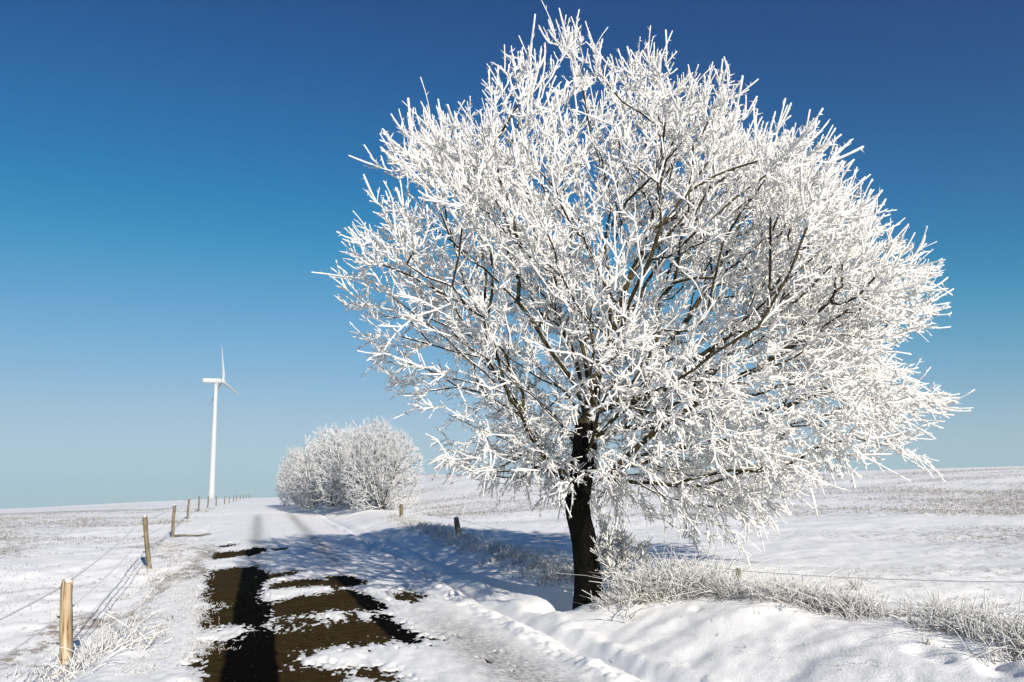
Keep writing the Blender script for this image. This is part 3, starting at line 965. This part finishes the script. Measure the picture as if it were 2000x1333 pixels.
def wire(parent, pts, sag, r, name='wire', rg=np.random.default_rng(3)):
    out = []
    for a, b_ in zip(pts[:-1], pts[1:]):
        n = max(6, int(np.linalg.norm(np.array(b_) - a) / .25)); n = min(n, 40)
        u = np.linspace(0, 1, n, endpoint=False)[:, None]
        p = np.array(a) * (1 - u) + np.array(b_) * u
        p[:, 2] -= (4 * sag * u * (1 - u))[:, 0]
        out.append(p)
    out.append(np.array(pts[-1:]))
    p = np.concatenate(out)
    v, q, t = polytube(p, r * rg.uniform(.75, 1.25, len(p)), 5)
    link(name, mesh_from(name, v, q, t), M_wire, parent)

lfence = empty('wire_fence', (0, 0, 0))
LP = [  # px, py base, py top, metres ahead, radius px
 (127,1305,1136,11.0), (291,1102,1008,20.0), (337.5,1047,987,31.0), (366.5,1013,974,46.0), (388,997,970,59.0), (405.5,994,970,70.0), (422,990,970,82.0),
 (438,988,970,94.0), (447.5,985,973,107.0), (456,983,968,119.0), (461.5,982,970,130.0), (469,981,969,142.0), (475,979,969,153.0), (480.5,977,969,164.0), (486,975,965,174.0), (489,973,966,184.0)]
LEANS = [(-.035, 0), (-.12, .02), (.0, 0), (.02, 0), (0, 0), (.03, 0), (.0, 0), (.03, 0), (0, 0), (.02, 0), (0, 0), (0, 0), (.02, 0), (0, 0), (0, 0), (0, 0)]
tops = []
p0 = at_depth(LP[0][0], LP[0][1], LP[0][3])
lfence.location = (p0[0], p0[1], ground_z(p0[0], p0[1]))
LO = np.array(lfence.location)
for k, (px, pb, pt, Y) in enumerate(LP):
    pB = at_depth(px, pb, Y); pT = at_depth(px, pt, Y)
    gz = ground_z(pB[0], pB[1])
    hgt = float(np.clip(pT[2] - gz, .8, 1.5))
    r = .072 if k == 0 else .052
    o = make_post('post', hgt, r, k, M_fresh if k == 0 else M_wood, lfence, np.array([pB[0], pB[1], gz]) - LO, LEANS[k], .025 if k == 0 else .012)
    if k == 0: o['label'] = 'thick peeled post with orange-brown wood and split top'
    if k < 4:
        snow_cap(o, hgt, r * .8)
        for zz_ in (.93, .62, .33): insulator(o, zz_ * hgt, r, -1)
    tops.append((np.array([pB[0] - r - .03, pB[1], gz]) - LO, hgt, LEANS[k]))
# the fence runs on past the camera
bx, by = p0[0] - U[0] * 9.5, p0[1] - U[1] * 9.5
make_post('post', 1.1, .055, 77, M_wood, lfence, np.array([bx, by, ground_z(bx, by)]) - LO)
near = (np.array([bx - .08, by, ground_z(bx, by)]) - LO, 1.1, (0, 0))
for fr, sg, rd in ((.93, .07, .011), (.60, .08, .009), (.30, .06, .007)):
    line = [near] + tops[:9]
    wire(lfence, [b_ + np.array([ln[0] * hh * fr, 0, hh * fr]) for b_, hh, ln in line], sg, rd)
tag(lfence, 'wire fence of wooden stakes along the left verge climbing to the crest', 'fence')

rfence = empty('wire_fence', (0, 0, 0))
RP = [(784,1013,984,33.0,.075), (897,1062,1011,23.5,.07), (1445,1150,1112,10.6,.035), (1975,1262,1100,6.6,.05)]
q0 = at_depth(897, 1062, 23.5)
rfence.location = (q0[0], q0[1], ground_z(q0[0], q0[1]))
RO = np.array(rfence.location); rt_ = []
for k, (px, pb, pt, Y, r) in enumerate(RP):
    if k == 3:
        x, y = to_xy(2.0, 6.1); gz = ground_z(x, y); hgt = .85
    else:
        pB = at_depth(px, pb, Y); pT = at_depth(px, pt, Y); x, y = pB[0], pB[1]; gz = ground_z(x, y)
        hgt = float(np.clip(pT[2] - gz, .25, 1.2))
    ln = (-.16, 0) if k == 1 else (0, 0)
    o = make_post('post', hgt, r, 40 + k, M_wood, rfence, np.array([x, y, gz]) - RO, ln, .01)
    if k < 2: snow_cap(o, hgt, r * .9)
    rt_.append((np.array([x, y, gz]) - RO, hgt, ln, r))
hp = to_xy(47.0, 6.6)
hgz = ground_z(*hp)
make_post('post', 1.1, .06, 55, M_dark, rfence, np.array([hp[0], hp[1], hgz]) - RO)
far_ = (np.array([hp[0], hp[1], hgz]) - RO, .9, (0, 0), .05)
for fr, sg, rd in ((.96, .10, .0045), (.42, .05, .003)):
    line = [far_] + rt_
    wire(rfence, [b_ + np.array([ln[0] * hh * fr, -rr_ - .01, hh * fr]) for b_, hh, ln, rr_ in line], sg, rd)
tag(rfence, 'short-posted wire fence with sagging frosted wires behind the big tree', 'fence')

# stick lying on the snow by the third stake
a_ = at_depth(341, 1044, 31); b__ = at_depth(412, 1048, 31)
pts = []
for u in np.linspace(0, 1, 9):
    p = a_ * (1 - u) + b__ * u
    pts.append([p[0], p[1], ground_z(p[0], p[1]) + .045 + .015 * math.sin(u * 9)])
pts = np.array(pts); o0 = pts[0].copy()
v, q, t = polytube(pts - o0, np.linspace(.045, .02, 9), 7)
tag(link('fallen_stake', mesh_from('fallen_stake', v, q, t), M_dark, None, o0), 'dark thin stake lying on the snow at the foot of a fence post', 'stake')

# ------------------------------------------------------------------ wind turbine
TD = 480.0
tb = at_depth(412.5, 985, TD); hubp = at_depth(417, 745, TD)
tz = float(terrain(np.array([tb[0]]), np.array([tb[1]]))[0]) - .5
turb = empty('wind_turbine', (tb[0], tb[1], tz))
tag(turb, 'white three-bladed wind turbine fading into the mist beyond the crest', 'wind turbine')
HH = hubp[2] - tz
zs = np.linspace(0, 1, 9)
v, q, t = polytube(np.stack([zs * 0, zs * 0, zs * (HH - 1.2)], 1), 1.9 - .95 * zs, 24)
link('tower', mesh_from('tower', v, q, t), M_white, turb)
yaw = R(43)                       # the rotor's axis: to the right and away from the camera
ax = np.array([math.cos(yaw), math.sin(yaw), .05]); ax /= np.linalg.norm(ax)
hub = np.array([0, 0, HH]) + ax * 4.0
def loft(secs, sides=14, power=4.0):
    an = np.arange(sides) * 2 * np.pi / sides
    vs = []
    for c, a, b_, ra, rb in secs:
        cs, sn = np.cos(an), np.sin(an)
        f = (np.abs(cs) ** power + np.abs(sn) ** power) ** (-1 / power)
        vs.append(c[None] + np.outer(cs * f * ra, a) + np.outer(sn * f * rb, b_))
    n = len(secs)
    q = [(i * sides + j, i * sides + (j + 1) % sides, (i + 1) * sides + (j + 1) % sides, (i + 1) * sides + j) for i in range(n - 1) for j in range(sides)]
    V = np.concatenate(vs + [secs[0][0][None], secs[-1][0][None]])
    t = [(n * sides, (j + 1) % sides, j) for j in range(sides)] + [(n * sides + 1, (n - 1) * sides + j, (n - 1) * sides + (j + 1) % sides) for j in range(sides)]
    return V, np.array(q), np.array(t)
lat = np.array([-math.sin(yaw), math.cos(yaw), 0]); upv = np.cross(ax, lat)
if upv[2] < 0: upv = -upv
secs = [(np.array([0, 0, HH + .2]) + ax * k, lat, upv, w * 1.35, w * 1.45) for k, w in ((-7.9, .45), (-7.7, .8), (-6, .92), (0, 1.0), (2.0, .98), (2.9, .8))]
link('nacelle', mesh_from('nacelle', *loft(secs)), M_white, turb)
secs = [(hub + ax * k, lat, upv, w, w) for k, w in ((-1.2, 1.15), (-.5, 1.35), (.5, 1.2), (1.3, .75), (1.7, .2))]
link('hub', mesh_from('hub', *loft(secs, 16, 2.0)), M_white, turb)
RL = 21.5
for k in range(3):
    ph = R(-4 + 120 * k)
    # blade direction in the rotor plane, measured from up towards the camera's right
    bd = upv * math.cos(ph) + (-lat) * math.sin(ph)
    ch = nrm(np.cross(ax, bd))
    secs = []
    for u, c_, th in ((0, .85, .8), (.06, .8, .7), (.18, 1.35, .42), (.35, 1.1, .30), (.6, .75, .2), (.85, .45, .12), (1.0, .12, .05)):
        tw_ = R(18) * (1 - u)
        ca = ch * math.cos(tw_) + ax * math.sin(tw_); cb = -ch * math.sin(tw_) + ax * math.cos(tw_)
        secs.append((hub + bd * (RL * u) + ch * (.3 * c_), ca, cb, c_, th))
    link('blade', mesh_from('blade', *loft(secs, 12, 2.0)), M_white, turb)

# ------------------------------------------------------------------ far trees on the skyline, in the mist
FAR = make_shrub(7.5, 4.0, 320, 901, 2, (.05, .10), (.5, 1.1))
for k, (px, Y, sc) in enumerate([(1600, 430, 1.0), (1622, 436, .8)]):
    g = at_depth(px, 930, Y)
    z = float(terrain(np.array([g[0]]), np.array([g[1]]))[0])
    top = at_depth(px, 911 + 3 * k, Y)[2]
    o = empty('tree', (g[0], g[1], z - .3)); o.scale = (sc, sc, (top - z) / 7.5)
    tag(o, ['taller of two dim far trees on the misty field skyline', 'lower of two dim far trees on the misty field skyline'][k], 'tree')
    link('trunk', FAR[0], M_twig, o); link('crown', FAR[1], M_twig, o)

# ------------------------------------------------------------------ rimed grass
def blades(name, xy, n_each, hl, rl, spread, label, cat='grass', straw=.6, sides=3, rings=5, seed=1, thing=False, lean=(0, 0)):
    rg = np.random.default_rng(seed)
    xy = np.repeat(np.asarray(xy), n_each, 0)
    n = len(xy)
    xy = xy + rg.normal(0, spread, (n, 2))
    z = terrain(xy[:, 0], xy[:, 1]) - .02
    P0 = np.stack([xy[:, 0], xy[:, 1], z], 1)
    d = nrm(np.stack([rg.normal(lean[0], .45, n), rg.normal(lean[1], .45, n), np.full(n, 1.0)], 1))
    L = rg.uniform(*hl, n) * (.7 + .6 * rg.uniform(size=n) ** 2)
    cur = np.stack([rg.normal(0, .28, n), rg.normal(0, .28, n), -np.abs(rg.normal(0, .28, n))], 1) * L[:, None]
    cur[rg.uniform(size=n) < .35] *= 2.2
    V, Q, T, _ = fingers(P0, d, L, rg.uniform(*rl, n), sides, rings, cur, .25, .35, None, rg)
    per = rings * sides + 1
    u = np.concatenate([np.repeat(np.linspace(0, 1, rings), sides), [1.0]])
    stw = (straw * rg.uniform(.0, 1.6, n)[:, None] * np.clip(1.15 - 1.3 * u, 0, 1)[None]).ravel()
    o0 = np.array([xy[:, 0].mean(), xy[:, 1].mean(), z.mean()])
    me = mesh_from(name, V - o0, Q, T); attr(me, 'straw', np.clip(stw, 0, 1))
    o = link(name, me, M_grass, None, o0)
    tag(o, label, cat, kind=None if thing else 'stuff')
    return o

def along(pts, n, jit, seed):
    rg = np.random.default_rng(seed)
    g = np.array([px_ground(*p)[:2] for p in pts])
    seg = np.linalg.norm(np.diff(g, axis=0), axis=1); cum = np.concatenate([[0], np.cumsum(seg)])
    u = rg.uniform(0, cum[-1], n)
    return np.stack([np.interp(u, cum, g[:, k]) for k in range(2)], 1) + rg.normal(0, jit, (n, 2))

def clumpy(xy, size):             # grass stands in clumps with gaps between
    v = fbm(xy[:, 0] / size * 2.2, xy[:, 1] / size * 2.2, 55, 2)
    return xy[v > np.random.default_rng(4).uniform(-.35, .22, len(xy))]
bank_near = [(1215,1180),(1290,1165),(1370,1160),(1450,1168),(1540,1180),(1600,1190),(1680,1200),(1770,1205),(1850,1222),(1930,1245),(2000,1265),(2080,1290)]
bank_far = [(1130,1150),(1080,1128),(1010,1098),(950,1075),(900,1058),(850,1038),(800,1022),(765,1012)]
blades('grass', clumpy(along([(x, y + 7) for x, y in bank_near], 900, .13, 5), .9), 9, (.10, .38), (.0036, .0072), .06, 'rimed straw grass fringing the bank right of the big tree', seed=21, straw=.6)
blades('grass', along(bank_far, 420, .22, 6), 8, (.10, .28), (.006, .010), .10, 'frosted grass along the fence foot left of the big tree', seed=22, straw=.6)
tall = [(1245,1175),(1300,1168),(1360,1160),(1400,1162)]
blades('grass', along(tall, 120, .22, 7), 9, (.26, .58), (.0048, .0092), .09, 'tall drooping rimed grass just right of the tree trunk', seed=23, straw=.65)
lv = [(30,1330),(90,1325),(160,1310),(200,1290),(225,1270),(170,1325),(120,1345)]
blades('grass', along(lv, 50, .22, 8), 6, (.15, .45), (.006, .0115), .12, 'long tangled rimed grass at the foot of the peeled fence post', seed=24, straw=.2, lean=(.2, .1))
lv2 = [(250,1240),(262,1200),(290,1150),(300,1120),(312,1090),(330,1065)]
blades('grass', along(lv2, 330, .42, 9), 5, (.05, .17), (.005, .008), .08, 'short rimed grass along the left fence line', seed=25, straw=1.0)
ve = [(250,1325),(310,1300),(370,1285),(355,1240),(365,1190),(340,1150),(365,1110),(388,1080)]
blades('grass', along(ve, 900, .17, 10), 5, (.02, .07), (.003, .0055), .07, 'short frosted turf at the left edge of the road', seed=26, straw=1.0, rings=3)
# stray tufts one can single out
for k, (px, py, n, hl, lb) in enumerate([
    (1672,1160,26,(.16,.34),'straw-brown tuft standing above the grass fringe on the bank'),
    (1835,1215,60,(.14,.36),'thick clump of white rimed grass on the bank beyond the straw-brown tuft'),
    (1815,1272,14,(.05,.12),'dark little tuft poking out of the smooth snow below the grass fringe'),
    (1165,1200,9,(.10,.24),'few rimed stalks in front of the tree foot'),
    (300,1135,34,(.10,.26),'straw-coloured tuft on the verge between two left fence posts'),
    (225,1265,9,(.3,.55),'sparse tall white stalks on the left verge')]):
    g = px_ground(px, py)
    blades('grass_tuft', [g[:2]], n, hl, (.005, .009), .03, lb, 'grass tuft', straw=1.0 if k in (0, 2, 4) else .4, seed=60 + k, thing=True)

sc_ = np.random.default_rng(31)
pk = [px_ground(a, b)[:2] for a, b in zip(sc_.uniform(1150, 1990, 60), sc_.uniform(1205, 1325, 60))]
blades('grass', pk, 2, (.04, .12), (.0025, .0045), .02, 'scattered single frosted stalks poking through the smooth snow bank', seed=29, straw=1.0)
# stubble of the fields: short frosted stalks poking through
rg = np.random.default_rng(8)
def stubble(name, n, tlo, thi, slo, shi, label, seed):
    rg = np.random.default_rng(seed)
    s = np.exp(rg.uniform(math.log(slo), math.log(shi), n)); t = rg.uniform(tlo, thi, n)
    x, y = to_xy(s, t)
    den = fbm(x / 9 + y / 30, y / 6, 91, 3) * 1.5 + .45 + .8 * fbm(x / 1.6, y / 1.2, 17, 2)
    k = (den > rg.uniform(.3, 1.0, n)) & (y > 3) & (np.abs(x) < y * .75 + 2)
    x, y = x[k], y[k]; n = len(x)
    d = np.hypot(x, y)
    P0 = np.stack([x, y, terrain(x, y) - .01], 1)
    dr = nrm(np.stack([rg.normal(0, .8, n), rg.normal(0, .8, n), np.ones(n)], 1))
    sz = np.clip(d / 18, .8, 2.2)
    L = rg.uniform(.025, .075, n) * sz; r = rg.uniform(.004, .008, n) * sz
    a, b_ = frame_of(dr)
    an = np.arange(3) * 2 * np.pi / 3
    V = P0[:, None] + (a[:, None] * np.cos(an)[None, :, None] + b_[:, None] * np.sin(an)[None, :, None]) * r[:, None, None]
    V = np.concatenate([V, (P0 + dr * L[:, None])[:, None]], 1).reshape(-1, 3)
    T = (np.array([(0, 1, 3), (1, 2, 3), (2, 0, 3)])[None] + (np.arange(n) * 4)[:, None, None]).reshape(-1, 3)
    Q = None
    u = np.array([0, 0, 0, 1.0])
    stw = (rg.uniform(.3, 1.7, n)[:, None] * (1.0 - .55 * u)[None]).ravel()
    o0 = np.array([x.mean(), y.mean(), P0[:, 2].mean()])
    me = mesh_from(name, V - o0, Q, T); attr(me, 'straw', np.clip(stw, 0, 1))
    tag(link(name, me, M_grass, None, o0), label, 'stubble', kind='stuff')
stubble('stubble', 200000, -40, -3.0, 6, 70, 'frosted stubble dotting the pasture left of the fence', 71)
stubble('stubble', 260000, 6.3, 60, 1.5, 70, 'frosted stubble dotting the field behind the big tree', 72)

# ------------------------------------------------------------------ haze: one closed box of thin mist
HX, HY0, HY1, HT = 3200.0, -1500.0, 3200.0, tz + HH + RL + 4
x0, x1, y0, y1, z0, z1 = -HX, HX, HY0, HY1, -30.0, HT
v = np.array([(x, y, z) for z in (z0, z1) for y in (y0, y1) for x in (x0, x1)])
q = np.array([(0, 2, 3, 1), (4, 5, 7, 6), (0, 1, 5, 4), (2, 6, 7, 3), (0, 4, 6, 2), (1, 3, 7, 5)])
me = mesh_from('haze', v, q, None, False)
m = bpy.data.materials.new('haze'); m.use_nodes = True; nt = m.node_tree; nt.nodes.clear()
out = nt.nodes.new('ShaderNodeOutputMaterial'); pv = nt.nodes.new('ShaderNodeVolumePrincipled')
pv.inputs['Color'].default_value = (.60, .87, 1.0, 1)
pv.inputs['Density'].default_value = .0004
pv.inputs['Anisotropy'].default_value = 0.0
nt.links.new(pv.outputs[0], out.inputs['Volume'])
tag(link('haze', me, m), 'thin pale winter mist over the fields', 'haze', kind='stuff')
